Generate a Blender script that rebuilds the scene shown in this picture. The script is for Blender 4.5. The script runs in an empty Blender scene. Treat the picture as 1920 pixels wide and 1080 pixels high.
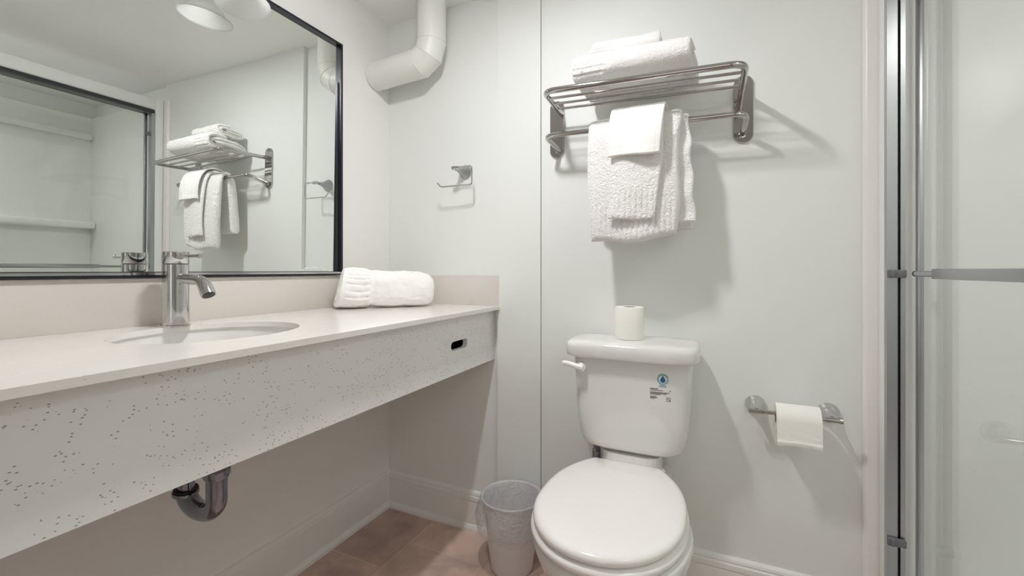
import bpy, bmesh, math, random
from mathutils import Vector, Matrix, noise

# ------------------------------------------------------------------ camera, world, light, exposure
sc = bpy.context.scene
C = sc.collection
FPX = 815.6
cd = bpy.data.cameras.new('camera')
cam = bpy.data.objects.new('camera', cd)
C.objects.link(cam)
cam.location = (1.26, -1.468, 1.0)
cam.rotation_euler = (math.radians(90), 0, math.radians(24.84))
cd.sensor_width = 36
cd.lens = FPX * 36 / 1920
cd.shift_y = -(540 - 506.9) / 1920
cd.clip_start = 0.01
sc.camera = cam

w = bpy.data.worlds.new('world')
sc.world = w
w.use_nodes = True
w.node_tree.nodes['Background'].inputs[0].default_value = (0.9, 0.95, 1, 1)
w.node_tree.nodes['Background'].inputs[1].default_value = 0.05

BULB_POWER = 425.0
def area(name, loc, rot, sx, sy, power, col=(1, 1, 1)):
    l = bpy.data.lights.new(name, 'AREA'); l.shape = 'RECTANGLE'; l.size = sx; l.size_y = sy
    l.energy = power; l.color = col
    o = bpy.data.objects.new(name, l); C.objects.link(o)
    o.location = loc; o.rotation_euler = rot
    return o
# added fill lamp in the unseen hall, lights the room through the doorway
area('hall_fill', (1.15, -4.55, 1.25), (math.radians(90), 0, 0), 1.7, 1.7, 8.0, (0.96, 0.98, 1.0))
# added fill lamp above the shower, out of view, to brighten the stall
area('shower_fill', (2.12, -1.2, 2.03), (0, 0, 0), 0.26, 0.26, 5.0, (1.0, 0.99, 0.97))
sc.view_settings.view_transform = 'Standard'
sc.view_settings.look = 'None'
sc.view_settings.gamma = 1
sc.view_settings.use_curve_mapping = False
sc.view_settings.exposure = 0.03
sc.cycles.max_bounces = 14
sc.cycles.diffuse_bounces = 8
sc.cycles.glossy_bounces = 7
sc.cycles.transmission_bounces = 8
sc.cycles.transparent_max_bounces = 16
sc.cycles.blur_glossy = 0.3
sc.cycles.sample_clamp_indirect = 40

R = random.Random(7)
PI = math.pi

# ------------------------------------------------------------------ materials
def mat(name, color, rough=0.5, metal=0.0, spec=0.5, coat=0.0, sheen=0.0):
    m = bpy.data.materials.new(name)
    m.use_nodes = True
    b = m.node_tree.nodes['Principled BSDF']
    b.inputs['Base Color'].default_value = (*color, 1)
    b.inputs['Roughness'].default_value = rough
    b.inputs['Metallic'].default_value = metal
    b.inputs['Specular IOR Level'].default_value = spec
    b.inputs['Coat Weight'].default_value = coat
    b.inputs['Coat Roughness'].default_value = 0.05
    b.inputs['Sheen Weight'].default_value = sheen
    return m

def nd(m, t, **kw):
    n = m.node_tree.nodes.new(t)
    for k, v in kw.items():
        if hasattr(n, k) and not k.startswith('i_'):
            setattr(n, k, v)
    return n

def lk(m, a, b):
    m.node_tree.links.new(a, b)

def bump(m, scale, strength, dist=0.001, kind='noise', detail=3, stretch=None):
    b = m.node_tree.nodes['Principled BSDF']
    tc = nd(m, 'ShaderNodeTexCoord')
    src = tc.outputs['Object']
    if stretch:
        mp = nd(m, 'ShaderNodeMapping')
        mp.inputs['Scale'].default_value = stretch
        lk(m, src, mp.inputs[0]); src = mp.outputs[0]
    if kind == 'noise':
        n = nd(m, 'ShaderNodeTexNoise')
        n.inputs['Scale'].default_value = scale
        n.inputs['Detail'].default_value = detail
        out = n.outputs[0]
    else:
        n = nd(m, 'ShaderNodeTexVoronoi')
        n.inputs['Scale'].default_value = scale
        out = n.outputs[0]
    lk(m, src, n.inputs['Vector'])
    bp = nd(m, 'ShaderNodeBump')
    bp.inputs['Strength'].default_value = strength
    bp.inputs['Distance'].default_value = dist
    lk(m, out, bp.inputs['Height'])
    lk(m, bp.outputs[0], b.inputs['Normal'])
    return m

def wall_mat(name, color, rough=0.55):
    m = mat(name, color, rough)
    bump(m, 9, 0.12, 0.004, detail=5)
    return m

M = {}
M['wall'] = wall_mat('painted_wall', (0.81, 0.825, 0.80), 0.5)
M['wall_warm'] = wall_mat('painted_wall_left', (0.85, 0.835, 0.81), 0.45)
M['ceiling'] = wall_mat('painted_ceiling', (0.90, 0.90, 0.89), 0.7)
M['trimw'] = mat('painted_trim', (0.84, 0.835, 0.81), 0.38)
M['fiber'] = mat('gelcoat_surround', (0.84, 0.845, 0.825), 0.3)
M['flange'] = mat('warm_white_flange', (0.90, 0.875, 0.85), 0.3)
M['chrome'] = mat('chrome', (0.62, 0.61, 0.61), 0.07, 1.0)
M['nickel'] = mat('polished_nickel', (0.51, 0.495, 0.485), 0.08, 1.0)
M['satin'] = mat('satin_chrome', (0.44, 0.45, 0.46), 0.28, 1.0)
M['trapchrome'] = mat('dark_chrome', (0.32, 0.345, 0.40), 0.09, 1.0)
M['black'] = mat('black_gap', (0.006, 0.006, 0.007), 0.5)
M['blackframe'] = mat('navy_black_frame', (0.006, 0.007, 0.018), 0.3)
M['frameface'] = mat('dark_grey_frame_edge', (0.05, 0.05, 0.055), 0.3, 0.4)
M['mirror'] = mat('mirror_silver', (0.83, 0.855, 0.83), 0.0, 1.0)
M['china'] = mat('vitreous_china', (0.80, 0.79, 0.765), 0.12, coat=0.4)
M['seat'] = mat('seat_plastic', (0.92, 0.895, 0.87), 0.16, coat=0.2)
M['pipe'] = mat('white_pipe', (0.79, 0.785, 0.74), 0.4)
M['bin'] = mat('bin_plastic', (0.74, 0.72, 0.71), 0.4)
M['dark'] = mat('dark_rubber', (0.02, 0.02, 0.022), 0.4)
M['grey'] = mat('grey_plastic', (0.16, 0.16, 0.17), 0.35)
M['paper'] = bump(mat('toilet_paper', (0.93, 0.915, 0.865), 0.9), 500, 0.25, 0.0006)
M['core'] = mat('cardboard_core', (0.28, 0.2, 0.14), 0.9)
M['shade'] = mat('frosted_glass_shade', (0.93, 0.93, 0.915), 0.25)
M['shade'].node_tree.nodes['Principled BSDF'].inputs['Transmission Weight'].default_value = 0.0
_m = M['shade']; _nt = _m.node_tree; _b = _nt.nodes['Principled BSDF']; _o = _nt.nodes['Material Output']
_t = _nt.nodes.new('ShaderNodeBsdfTranslucent'); _t.inputs[0].default_value = (0.97, 0.97, 0.95, 1)
_x = _nt.nodes.new('ShaderNodeMixShader'); _x.inputs[0].default_value = 0.55
_nt.links.new(_b.outputs[0], _x.inputs[1]); _nt.links.new(_t.outputs[0], _x.inputs[2]); _nt.links.new(_x.outputs[0], _o.inputs[0])
M['ink'] = mat('printed_ink', (0.045, 0.035, 0.04), 0.6)
M['blue'] = mat('emblem_blue', (0.01, 0.13, 0.30), 0.5)
M['ltblue'] = mat('emblem_light_blue', (0.22, 0.42, 0.52), 0.5)
M['green'] = mat('emblem_green_blue', (0.22, 0.36, 0.34), 0.5)
M['white'] = mat('emblem_white', (0.8, 0.8, 0.8), 0.5)

# terry cloth
def terry(name, col, scale, st):
    m = mat(name, col, 0.95, sheen=0.25)
    b = m.node_tree.nodes['Principled BSDF']
    tc = nd(m, 'ShaderNodeTexCoord')
    n1 = nd(m, 'ShaderNodeTexNoise'); n1.inputs['Scale'].default_value = scale; n1.inputs['Detail'].default_value = 4
    n2 = nd(m, 'ShaderNodeTexNoise'); n2.inputs['Scale'].default_value = 60; n2.inputs['Detail'].default_value = 3
    lk(m, tc.outputs['Object'], n1.inputs['Vector']); lk(m, tc.outputs['Object'], n2.inputs['Vector'])
    ad = nd(m, 'ShaderNodeMath', operation='ADD')
    lk(m, n1.outputs[0], ad.inputs[0]); lk(m, n2.outputs[0], ad.inputs[1])
    bp = nd(m, 'ShaderNodeBump'); bp.inputs['Strength'].default_value = st; bp.inputs['Distance'].default_value = 0.006
    lk(m, ad.outputs[0], bp.inputs['Height']); lk(m, bp.outputs[0], b.inputs['Normal'])
    return m
M['terry'] = terry('white_terry', (0.94, 0.925, 0.905), 210, 0.9)
M['terry_soft'] = terry('soft_white_terry', (0.94, 0.925, 0.905), 300, 0.3)
M['cloth'] = terry('white_flat_weave', (0.94, 0.925, 0.905), 500, 0.25)

# quartz (top polished, speckled)
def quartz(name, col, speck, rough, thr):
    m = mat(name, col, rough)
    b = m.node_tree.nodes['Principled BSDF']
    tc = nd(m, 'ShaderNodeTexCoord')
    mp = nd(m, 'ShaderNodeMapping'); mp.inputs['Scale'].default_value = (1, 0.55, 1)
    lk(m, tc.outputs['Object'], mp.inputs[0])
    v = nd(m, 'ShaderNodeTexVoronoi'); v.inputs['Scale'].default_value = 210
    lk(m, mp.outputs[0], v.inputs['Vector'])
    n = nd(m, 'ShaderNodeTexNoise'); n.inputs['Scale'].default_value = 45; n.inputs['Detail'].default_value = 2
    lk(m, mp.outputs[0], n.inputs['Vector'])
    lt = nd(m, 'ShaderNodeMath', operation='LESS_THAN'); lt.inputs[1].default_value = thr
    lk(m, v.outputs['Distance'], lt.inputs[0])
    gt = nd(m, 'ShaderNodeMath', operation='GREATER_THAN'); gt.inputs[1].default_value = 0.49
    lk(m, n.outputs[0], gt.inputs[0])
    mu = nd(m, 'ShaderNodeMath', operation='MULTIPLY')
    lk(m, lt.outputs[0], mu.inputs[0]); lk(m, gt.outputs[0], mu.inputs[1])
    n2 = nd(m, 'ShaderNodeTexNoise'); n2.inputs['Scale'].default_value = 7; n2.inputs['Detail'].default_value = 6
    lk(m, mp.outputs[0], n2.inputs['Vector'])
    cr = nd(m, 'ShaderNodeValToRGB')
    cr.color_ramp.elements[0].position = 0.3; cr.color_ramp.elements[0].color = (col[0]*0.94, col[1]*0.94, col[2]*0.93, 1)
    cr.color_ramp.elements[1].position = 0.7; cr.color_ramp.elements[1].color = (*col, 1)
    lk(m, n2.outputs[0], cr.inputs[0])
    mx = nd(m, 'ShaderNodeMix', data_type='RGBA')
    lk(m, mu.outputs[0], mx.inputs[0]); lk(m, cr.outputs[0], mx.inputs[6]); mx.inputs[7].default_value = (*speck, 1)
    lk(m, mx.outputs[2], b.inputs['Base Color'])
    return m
M['quartz'] = quartz('quartz_slab', (0.86, 0.825, 0.79), (0.45, 0.41, 0.38), 0.16, 0.10)
M['apron'] = quartz('quartz_apron', (0.86, 0.85, 0.84), (0.34, 0.31, 0.30), 0.4, 0.19)
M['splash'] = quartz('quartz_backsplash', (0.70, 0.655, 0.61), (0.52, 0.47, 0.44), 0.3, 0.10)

# floor tiles
def floor_mat():
    m = mat('slate_tile', (0.3, 0.2, 0.15), 0.5)
    b = m.node_tree.nodes['Principled BSDF']
    tc = nd(m, 'ShaderNodeTexCoord')
    mp = nd(m, 'ShaderNodeMapping')
    mp.inputs['Rotation'].default_value = (0, 0, PI/2)
    mp.inputs['Location'].default_value = (0.575, -0.247, 0)
    lk(m, tc.outputs['Object'], mp.inputs[0])
    br = nd(m, 'ShaderNodeTexBrick')
    br.offset = 0.5; br.squash = 1
    br.inputs['Scale'].default_value = 1
    br.inputs['Brick Width'].default_value = 0.30
    br.inputs['Row Height'].default_value = 0.30
    br.inputs['Mortar Size'].default_value = 0.0022
    br.inputs['Mortar Smooth'].default_value = 0.3
    br.inputs['Bias'].default_value = 0
    br.inputs['Color1'].default_value = (0.67, 0.51, 0.445, 1)
    br.inputs['Color2'].default_value = (0.47, 0.345, 0.30, 1)
    br.inputs['Mortar'].default_value = (0.70, 0.55, 0.47, 1)
    lk(m, mp.outputs[0], br.inputs['Vector'])
    n = nd(m, 'ShaderNodeTexNoise'); n.inputs['Scale'].default_value = 7; n.inputs['Detail'].default_value = 8
    n.inputs['Distortion'].default_value = 0.8
    lk(m, tc.outputs['Object'], n.inputs['Vector'])
    cr = nd(m, 'ShaderNodeValToRGB')
    cr.color_ramp.elements[0].position = 0.3; cr.color_ramp.elements[0].color = (0.72, 0.70, 0.70, 1)
    cr.color_ramp.elements[1].position = 0.7; cr.color_ramp.elements[1].color = (1.2, 1.15, 1.1, 1)
    lk(m, n.outputs[0], cr.inputs[0])
    mx = nd(m, 'ShaderNodeMix', data_type='RGBA', blend_type='MULTIPLY'); mx.inputs[0].default_value = 1
    lk(m, br.outputs[0], mx.inputs[6]); lk(m, cr.outputs[0], mx.inputs[7])
    lk(m, mx.outputs[2], b.inputs['Base Color'])
    bp = nd(m, 'ShaderNodeBump'); bp.inputs['Strength'].default_value = 0.3; bp.inputs['Distance'].default_value = 0.006
    lk(m, n.outputs[0], bp.inputs['Height']); lk(m, bp.outputs[0], b.inputs['Normal'])
    return m
M['floor'] = floor_mat()

# sheet glass and clear film: fresnel mix of transparent and glossy
def sheet(name, tint, ior, rough=0.0, milk=0.0, milkcol=(0.8, 0.8, 0.8), wob=0.0):
    m = bpy.data.materials.new(name); m.use_nodes = True
    nt = m.node_tree; nt.nodes.clear()
    out = nt.nodes.new('ShaderNodeOutputMaterial')
    tr = nt.nodes.new('ShaderNodeBsdfTransparent'); tr.inputs[0].default_value = (*tint, 1)
    gl = nt.nodes.new('ShaderNodeBsdfGlossy'); gl.inputs['Roughness'].default_value = rough
    gl.inputs[0].default_value = (1, 1, 1, 1)
    fr = nt.nodes.new('ShaderNodeFresnel')
    # the sheet does not bend light, so both of its faces reflect like the air side
    ge = nt.nodes.new('ShaderNodeNewGeometry'); mi = nt.nodes.new('ShaderNodeMix')
    mi.inputs[2].default_value = ior; mi.inputs[3].default_value = 1/ior
    nt.links.new(ge.outputs['Backfacing'], mi.inputs[0]); nt.links.new(mi.outputs[0], fr.inputs[0])
    mx = nt.nodes.new('ShaderNodeMixShader')
    df = nt.nodes.new('ShaderNodeBsdfDiffuse'); df.inputs[0].default_value = (*milkcol, 1)
    m2 = nt.nodes.new('ShaderNodeMixShader'); m2.inputs[0].default_value = milk
    nt.links.new(tr.outputs[0], m2.inputs[1]); nt.links.new(df.outputs[0], m2.inputs[2])
    nt.links.new(fr.outputs[0], mx.inputs[0]); nt.links.new(m2.outputs[0], mx.inputs[1]); nt.links.new(gl.outputs[0], mx.inputs[2])
    nt.links.new(mx.outputs[0], out.inputs[0])
    if wob:
        tc = nt.nodes.new('ShaderNodeTexCoord')
        n = nt.nodes.new('ShaderNodeTexNoise'); n.inputs['Scale'].default_value = 34; n.inputs['Detail'].default_value = 3
        n.inputs['Distortion'].default_value = 1.2
        nt.links.new(tc.outputs['Object'], n.inputs['Vector'])
        bp = nt.nodes.new('ShaderNodeBump'); bp.inputs['Strength'].default_value = wob; bp.inputs['Distance'].default_value = 0.02
        nt.links.new(n.outputs[0], bp.inputs['Height'])
        for x in (gl, fr, df): nt.links.new(bp.outputs[0], x.inputs['Normal'])
    return m
M['glass'] = sheet('shower_glass', (0.955, 0.965, 0.955), 1.4)
M['film'] = sheet('clear_liner_film', (0.965, 0.965, 0.97), 1.42, 0.06, 0.22, (0.95, 0.95, 0.96), 1.0)

em = bpy.data.materials.new('bulb_glow'); em.use_nodes = True
em.node_tree.nodes.clear()
eo = em.node_tree.nodes.new('ShaderNodeOutputMaterial'); ee = em.node_tree.nodes.new('ShaderNodeEmission')
ee.inputs[0].default_value = (0.985, 0.985, 1.0, 1); ee.inputs[1].default_value = BULB_POWER
em.node_tree.links.new(ee.outputs[0], eo.inputs[0])
M['bulb'] = em

# ------------------------------------------------------------------ helpers
ORG = {}
def new():
    return bmesh.new()

def thing(name, label, cat, loc=(0, 0, 0), group=None):
    o = bpy.data.objects.new(name, None)
    C.objects.link(o)
    o.location = loc
    o.empty_display_size = 0.05
    o['label'] = label; o['category'] = cat
    if group: o['group'] = group
    ORG[o.name] = Vector(loc)
    return o

def obj(name, bm, m, parent=None, label=None, angle=35, smooth=True, org=None):
    o0 = ORG[parent.name] if parent else Vector(org or (0, 0, 0))
    if o0.length: bmesh.ops.translate(bm, verts=bm.verts, vec=-o0)
    bmesh.ops.recalc_face_normals(bm, faces=bm.faces)
    me = bpy.data.meshes.new(name)
    bm.to_mesh(me); bm.free()
    ms = m if isinstance(m, (list, tuple)) else [m]
    for x in ms: me.materials.append(x)
    if smooth:
        me.polygons.foreach_set('use_smooth', [True] * len(me.polygons))
        me.set_sharp_from_angle(angle=math.radians(angle))
    o = bpy.data.objects.new(name, me)
    C.objects.link(o)
    if parent: o.parent = parent
    else: o.location = o0
    ORG[o.name] = Vector(o0)
    if label: o['label'] = label
    return o

def struct(name, bm, m, parent=None, **k):
    o = obj(name, bm, m, parent, **k)
    if not parent: o['kind'] = 'structure'
    return o

def tag(o, label, cat, group=None):
    o['label'] = label; o['category'] = cat
    if group: o['group'] = group
    return o

def box(bm, x0, x1, y0, y1, z0, z1, bev=0.0, seg=2):
    vs = [bm.verts.new((x, y, z)) for x in (x0, x1) for y in (y0, y1) for z in (z0, z1)]
    idx = [(0, 1, 3, 2), (4, 6, 7, 5), (0, 4, 5, 1), (2, 3, 7, 6), (0, 2, 6, 4), (1, 5, 7, 3)]
    fs = [bm.faces.new([vs[i] for i in f]) for f in idx]
    if bev:
        es = list({e for f in fs for e in f.edges})
        bmesh.ops.bevel(bm, geom=es, offset=bev, segments=seg, profile=0.5, affect='EDGES')
    return vs

def loft(bm, rings, cap0=True, cap1=True, closed=True):
    vr = [[bm.verts.new(p) for p in r] for r in rings]
    n = len(rings[0])
    for a, b in zip(vr[:-1], vr[1:]):
        for i in range(n if closed else n - 1):
            j = (i + 1) % n
            bm.faces.new((a[i], a[j], b[j], b[i]))
    if cap0: bm.faces.new(vr[0][::-1])
    if cap1: bm.faces.new(vr[-1])
    return vr

def fillet(pts, r, seg=8):
    pts = [Vector(p) for p in pts]
    out = [pts[0]]
    for i in range(1, len(pts) - 1):
        p = pts[i]; a = (pts[i-1] - p); b = (pts[i+1] - p)
        rr = r[i-1] if isinstance(r, (list, tuple)) else r
        d = min(rr, a.length * 0.49, b.length * 0.49)
        s = p + a.normalized() * d; e = p + b.normalized() * d
        for k in range(seg + 1):
            t = k / seg
            out.append(s * (1-t)**2 + p * 2*t*(1-t) + e * t*t)
    out.append(pts[-1])
    return out

def tube(bm, pts, r, n=16, cap=True):
    pts = [Vector(p) for p in pts]
    rings = []
    up = None
    for i, p in enumerate(pts):
        if i == 0: t = pts[1] - p
        elif i == len(pts) - 1: t = p - pts[i-1]
        else: t = (pts[i+1] - p).normalized() + (p - pts[i-1]).normalized()
        t.normalize()
        if up is None:
            up = Vector((0, 0, 1)) if abs(t.z) < 0.9 else Vector((1, 0, 0))
            u = t.cross(up).normalized()
        else:
            u = (u - t * u.dot(t)).normalized()
        v = t.cross(u)
        rr = r[i] if isinstance(r, (list, tuple)) else r
        rings.append([p + (u * math.cos(2*PI*k/n) + v * math.sin(2*PI*k/n)) * rr for k in range(n)])
    return loft(bm, rings, cap, cap)

def miter_tube(bm, pts, r, n=40):
    # gored duct: sections meet on miter planes
    pts = [Vector(p) for p in pts]
    rings = []
    side = Vector((0, 1, 0))
    for i, p in enumerate(pts):
        if i == 0: d0 = d1 = (pts[1] - p).normalized()
        elif i == len(pts) - 1: d0 = d1 = (p - pts[i-1]).normalized()
        else: d0 = (p - pts[i-1]).normalized(); d1 = (pts[i+1] - p).normalized()
        t = (d0 + d1).normalized()
        u = t.cross(side).normalized()
        k = 1 / max(0.3, d0.dot(t))
        rings.append([p + u * math.cos(2*PI*a/n) * r * k + side * math.sin(2*PI*a/n) * r for a in range(n)])
    return loft(bm, rings)

def axis_matrix(origin, direction):
    d = Vector(direction).normalized()
    q = Vector((0, 0, 1)).rotation_difference(d)
    return Matrix.Translation(Vector(origin)) @ q.to_matrix().to_4x4()

def lathe(bm, prof, origin=(0, 0, 0), direction=(0, 0, 1), n=32, cap0=True, cap1=True):
    mtx = axis_matrix(origin, direction)
    rings = [[mtx @ Vector((r * math.cos(2*PI*k/n), r * math.sin(2*PI*k/n), h)) for k in range(n)] for r, h in prof]
    return loft(bm, rings, cap0, cap1)

def sup(cx, cy, hx, hy, z, n=2.0, k=64, hyb=None):
    pts = []
    for i in range(k):
        a = 2*PI*i/k
        c, s = math.cos(a), math.sin(a)
        x = math.copysign(abs(c)**(2/n), c) * hx
        y = math.copysign(abs(s)**(2/n), s) * (hyb if (hyb and s > 0) else hy)
        pts.append(Vector((cx + x, cy + y, z)))
    return pts

def holed(outer4, hole, frm, thick_vec):
    """slab: rectangle (4 corners ccw in 2D) with a star-shaped hole; frm maps 2D to 3D"""
    cx = sum(p[0] for p in hole) / len(hole); cy = sum(p[1] for p in hole) / len(hole)
    x0 = min(p[0] for p in outer4); x1 = max(p[0] for p in outer4)
    y0 = min(p[1] for p in outer4); y1 = max(p[1] for p in outer4)
    def proj(a):
        c, s = math.cos(a), math.sin(a); t = 1e9
        if c > 1e-9: t = min(t, (x1-cx)/c)
        if c < -1e-9: t = min(t, (x0-cx)/c)
        if s > 1e-9: t = min(t, (y1-cy)/s)
        if s < -1e-9: t = min(t, (y0-cy)/s)
        return (cx + c*t, cy + s*t)
    hp = sorted([(math.atan2(p[1]-cy, p[0]-cx), p) for p in hole])
    out = [proj(a) for a, p in hp]
    corners = [(x0, y0), (x1, y0), (x1, y1), (x0, y1)]
    bm = bmesh.new()
    tv = Vector(thick_vec)
    H = [p for a, p in hp]; n = len(H)
    lay = []
    for off in (Vector((0, 0, 0)), tv):
        vh = [bm.verts.new(Vector(frm(*p)) + off) for p in H]
        vo = [bm.verts.new(Vector(frm(*p)) + off) for p in out]
        vc = [bm.verts.new(Vector(frm(*p)) + off) for p in corners]
        lay.append((vh, vo, vc))
        for i in range(n):
            j = (i+1) % n
            A, B = out[i], out[j]
            onx = abs(A[0]-B[0]) < 1e-7 and (abs(A[0]-x0) < 1e-7 or abs(A[0]-x1) < 1e-7)
            ony = abs(A[1]-B[1]) < 1e-7 and (abs(A[1]-y0) < 1e-7 or abs(A[1]-y1) < 1e-7)
            if onx or ony:
                bm.faces.new((vh[i], vo[i], vo[j], vh[j]))
            else:
                k = min(range(4), key=lambda q: abs(corners[q][0]-A[0])+abs(corners[q][1]-A[1]) + abs(corners[q][0]-B[0])+abs(corners[q][1]-B[1]) if (
                    (abs(corners[q][0]-A[0]) < 1e-7 or abs(corners[q][1]-A[1]) < 1e-7) and (abs(corners[q][0]-B[0]) < 1e-7 or abs(corners[q][1]-B[1]) < 1e-7)) else 1e9)
                bm.faces.new((vh[i], vo[i], vc[k], vo[j], vh[j]))
    (h0, o0, c0), (h1, o1, c1) = lay
    for i in range(n):
        j = (i+1) % n
        bm.faces.new((h0[i], h0[j], h1[j], h1[i]))
    be = [e for e in bm.edges if len(e.link_faces) == 1]
    # outer side faces: pair boundary edges of both layers
    m0 = {v: w_ for v, w_ in zip(o0 + c0, o1 + c1)}
    for e in be:
        a, b = e.verts
        if a in m0 and b in m0:
            bm.faces.new((a, b, m0[b], m0[a]))
    return bm

def fbm(x, y, z, s):
    return noise.noise(Vector((x*s, y*s, z*s)))

# ------------------------------------------------------------------ room shell
XB = 0.53            # where the back wall steps forward
ZC = 2.047
bm = new(); box(bm, -0.1, 2.62, -2.75, 0.1, -0.08, 0.0); struct('floor', bm, M['floor'], smooth=False)
bm = new(); box(bm, -0.1, 2.62, -2.75, 0.1, ZC, ZC + 0.08); struct('ceiling', bm, M['ceiling'], smooth=False)
bm = new(); box(bm, -0.1, 0.0, -2.75, 0.1, 0, ZC); struct('wall_left', bm, M['wall_warm'], smooth=False)
bm = new(); box(bm, 0.0, 2.62, 0.0, 0.1, 0, ZC); struct('wall_back', bm, M['wall'], smooth=False)
# boxed-out panels in front of the back wall
bm = new()
box(bm, XB, 0.7010, -0.019, 0.0, 0, ZC, 0.0008)
struct('wall_back_chase', bm, M['wall'], smooth=False)
bm = new()
box(bm, 0.7032, 1.668, -0.016, 0.0, 0, ZC, 0.0008)
struct('wall_back_panel', bm, M['wall'], smooth=False)
bm = new(); box(bm, 2.52, 2.62, -2.75, 0.0, 0, ZC); struct('wall_right', bm, M['wall'], smooth=False)
bm = new()
box(bm, 0.0, 0.68, -2.75, -2.65, 0, ZC); box(bm, 1.62, 2.52, -2.75, -2.65, 0, ZC); box(bm, 0.68, 1.62, -2.75, -2.65, 1.98, ZC)
struct('wall_front', bm, M['wall'], smooth=False)
# unseen hall and doorway, added so the fill lamp can light the room
bm = new(); box(bm, 0.0, 2.52, -4.7, -2.75, -0.08, 0.0); struct('floor_hall', bm, M['floor'], smooth=False)
bm = new(); box(bm, 0.0, 2.52, -4.7, -2.75, 2.2, 2.28); struct('ceiling_hall', bm, M['ceiling'], smooth=False)
bm = new(); box(bm, 0.0, 0.1, -4.7, -2.75, 0, 2.2); struct('wall_hall_left', bm, M['wall'], smooth=False)
bm = new(); box(bm, 2.42, 2.52, -4.7, -2.75, 0, 2.2); struct('wall_hall_right', bm, M['wall'], smooth=False)
bm = new(); box(bm, 0.0, 2.52, -4.7, -4.6, 0, 2.2); struct('wall_hall_end', bm, M['wall'], smooth=False)

# baseboards (profile swept)
def baseboard(name, prof, a, b, axis):
    bm = new()
    rings = []
    for t in (a, b):
        rings.append([Vector((t, -d, z)) if axis == 'x' else Vector((d, t, z)) for d, z in prof])
    loft(bm, rings)
    return struct(name, bm, M['trimw'], angle=25)
H1 = 0.148
prof = lambda e: [(e, 0), (e+0.022, 0), (e+0.022, 0.010), (e+0.017, 0.020), (e+0.0115, 0.022), (e+0.0115, 0.106), (e+0.0095, 0.108), (e+0.0095, 0.1105),
                  (e+0.0135, 0.113), (e+0.0135, 0.127), (e+0.0085, 0.130), (e+0.0085, 0.133), (e+0.0105, 0.135), (e+0.0085, 0.142), (e+0.003, H1), (e, H1)]
baseboard('baseboard_left', [(0, 0), (0.022, 0), (0.022, 0.012), (0.012, 0.024), (0.012, 0.128), (0.010, 0.130), (0.010, 0.134), (0.012, 0.136), (0.009, 0.150), (0, 0.152)], 0.0, -2.65, 'y')
baseboard('baseboard_back', prof(0.0), 0.0, XB, 'x')
baseboard('baseboard_back_chase', prof(0.019), XB, 0.702, 'x')
baseboard('baseboard_back_panel', prof(0.016), 0.702, 1.60, 'x')

# ------------------------------------------------------------------ shower unit
t = thing('shower_surround', 'white one-piece shower surround with a moulded soap ledge behind the glass door', 'shower', (2.05, -0.75, 0))
bm = new()
box(bm, 2.46, 2.50, -1.56, -0.02, 0.0, 1.95, 0.008)
box(bm, 1.70, 2.47, -0.045, -0.018, 0.0, 1.95, 0.006)
box(bm, 1.70, 2.47, -1.56, -1.53, 0.0, 1.95, 0.006)
obj('wall_panel', bm, M['fiber'], t)
bm = new()
box(bm, 1.6665, 1.725, -0.062, -0.018, 0.06, 1.95, 0.002, 2)
box(bm, 1.650, 1.705, -0.076, -0.036, 0.06, 1.95, 0.006, 3)
box(bm, 1.667, 1.725, -1.56, -1.515, 0.06, 1.95, 0.008, 3)
box(bm, 1.667, 1.725, -1.56, -0.018, 1.882, 1.952, 0.012, 3)
obj('face_frame', bm, M['fiber'], t)
bm = new()
box(bm, 1.60, 1.668, -0.022, -0.0165, 0.0, ZC-0.002, 0.0)
loft(bm, [[Vector((x, y, z)) for x, y in ((1.622, -0.0165), (1.624, -0.028), (1.632, -0.033), (1.652, -0.033), (1.660, -0.030), (1.664, -0.0165))] for z in (0.0, 1.95)])
bm2 = new()
loft(bm2, [[Vector((x, y, z)) for x, y in ((1.622, -0.0165), (1.624, -0.026), (1.631, -0.030), (1.652, -0.030), (1.660, -0.034), (1.6665, -0.034), (1.6665, -0.0165))] for z in (0.0, 1.95)])
bm.free()
obj('flange', bm2, M['flange'], t, angle=50)
bm = new()
box(bm, 1.67, 2.47, -1.54, -0.04, 0.0, 0.07, 0.015, 3)
obj('pan', bm, M['fiber'], t)
bm = new()
box(bm, 2.385, 2.465, -0.62, -0.045, 1.225, 1.27, 0.012, 3)
obj('soap_ledge', bm, M['fiber'], t)
bm = new()
box(bm, 2.43, 2.465, -1.53, -0.045, 1.80, 1.84, 0.012, 3)
obj('upper_ledge', bm, M['fiber'], t)

t = thing('shower_door', 'clear framed sliding glass shower door with a chrome jamb', 'shower door', (1.70, -0.75, 0.07))
bm = new()
box(bm, 1.6515, 1.6725, -0.095, -0.077, 0.10, 1.86)
box(bm, 1.6790, 1.6885, -0.092, -0.077, 0.10, 1.86)
obj('jamb', bm, M['satin'], t, smooth=False)
bm = new()
box(bm, 1.6725, 1.6790, -0.082, -0.077, 0.10, 1.86)
obj('jamb_gap', bm, M['black'], t, 'black strip standing in for the dark gap in the jamb')  # black strip paints in the dark gap between the jamb parts
bm = new(); box(bm, 1.7085, 1.7215, -0.100, -0.086, 0.10, 1.862, 0.002); obj('stile', bm, M['satin'], t)
bm = new(); box(bm, 1.654, 1.724, -1.515, -0.077, 1.862, 1.882, 0.002); obj('header', bm, M['frameface'], t, 'dark header track')
bm = new(); box(bm, 1.654, 1.724, -1.515, -0.077, 0.07, 0.10, 0.003); obj('bottom_track', bm, M['satin'], t)
bm = new(); box(bm, 1.7125, 1.7185, -0.84, -0.085, 0.10, 1.862); obj('inner_glass_panel', bm, M['glass'], t, smooth=False)
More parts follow.
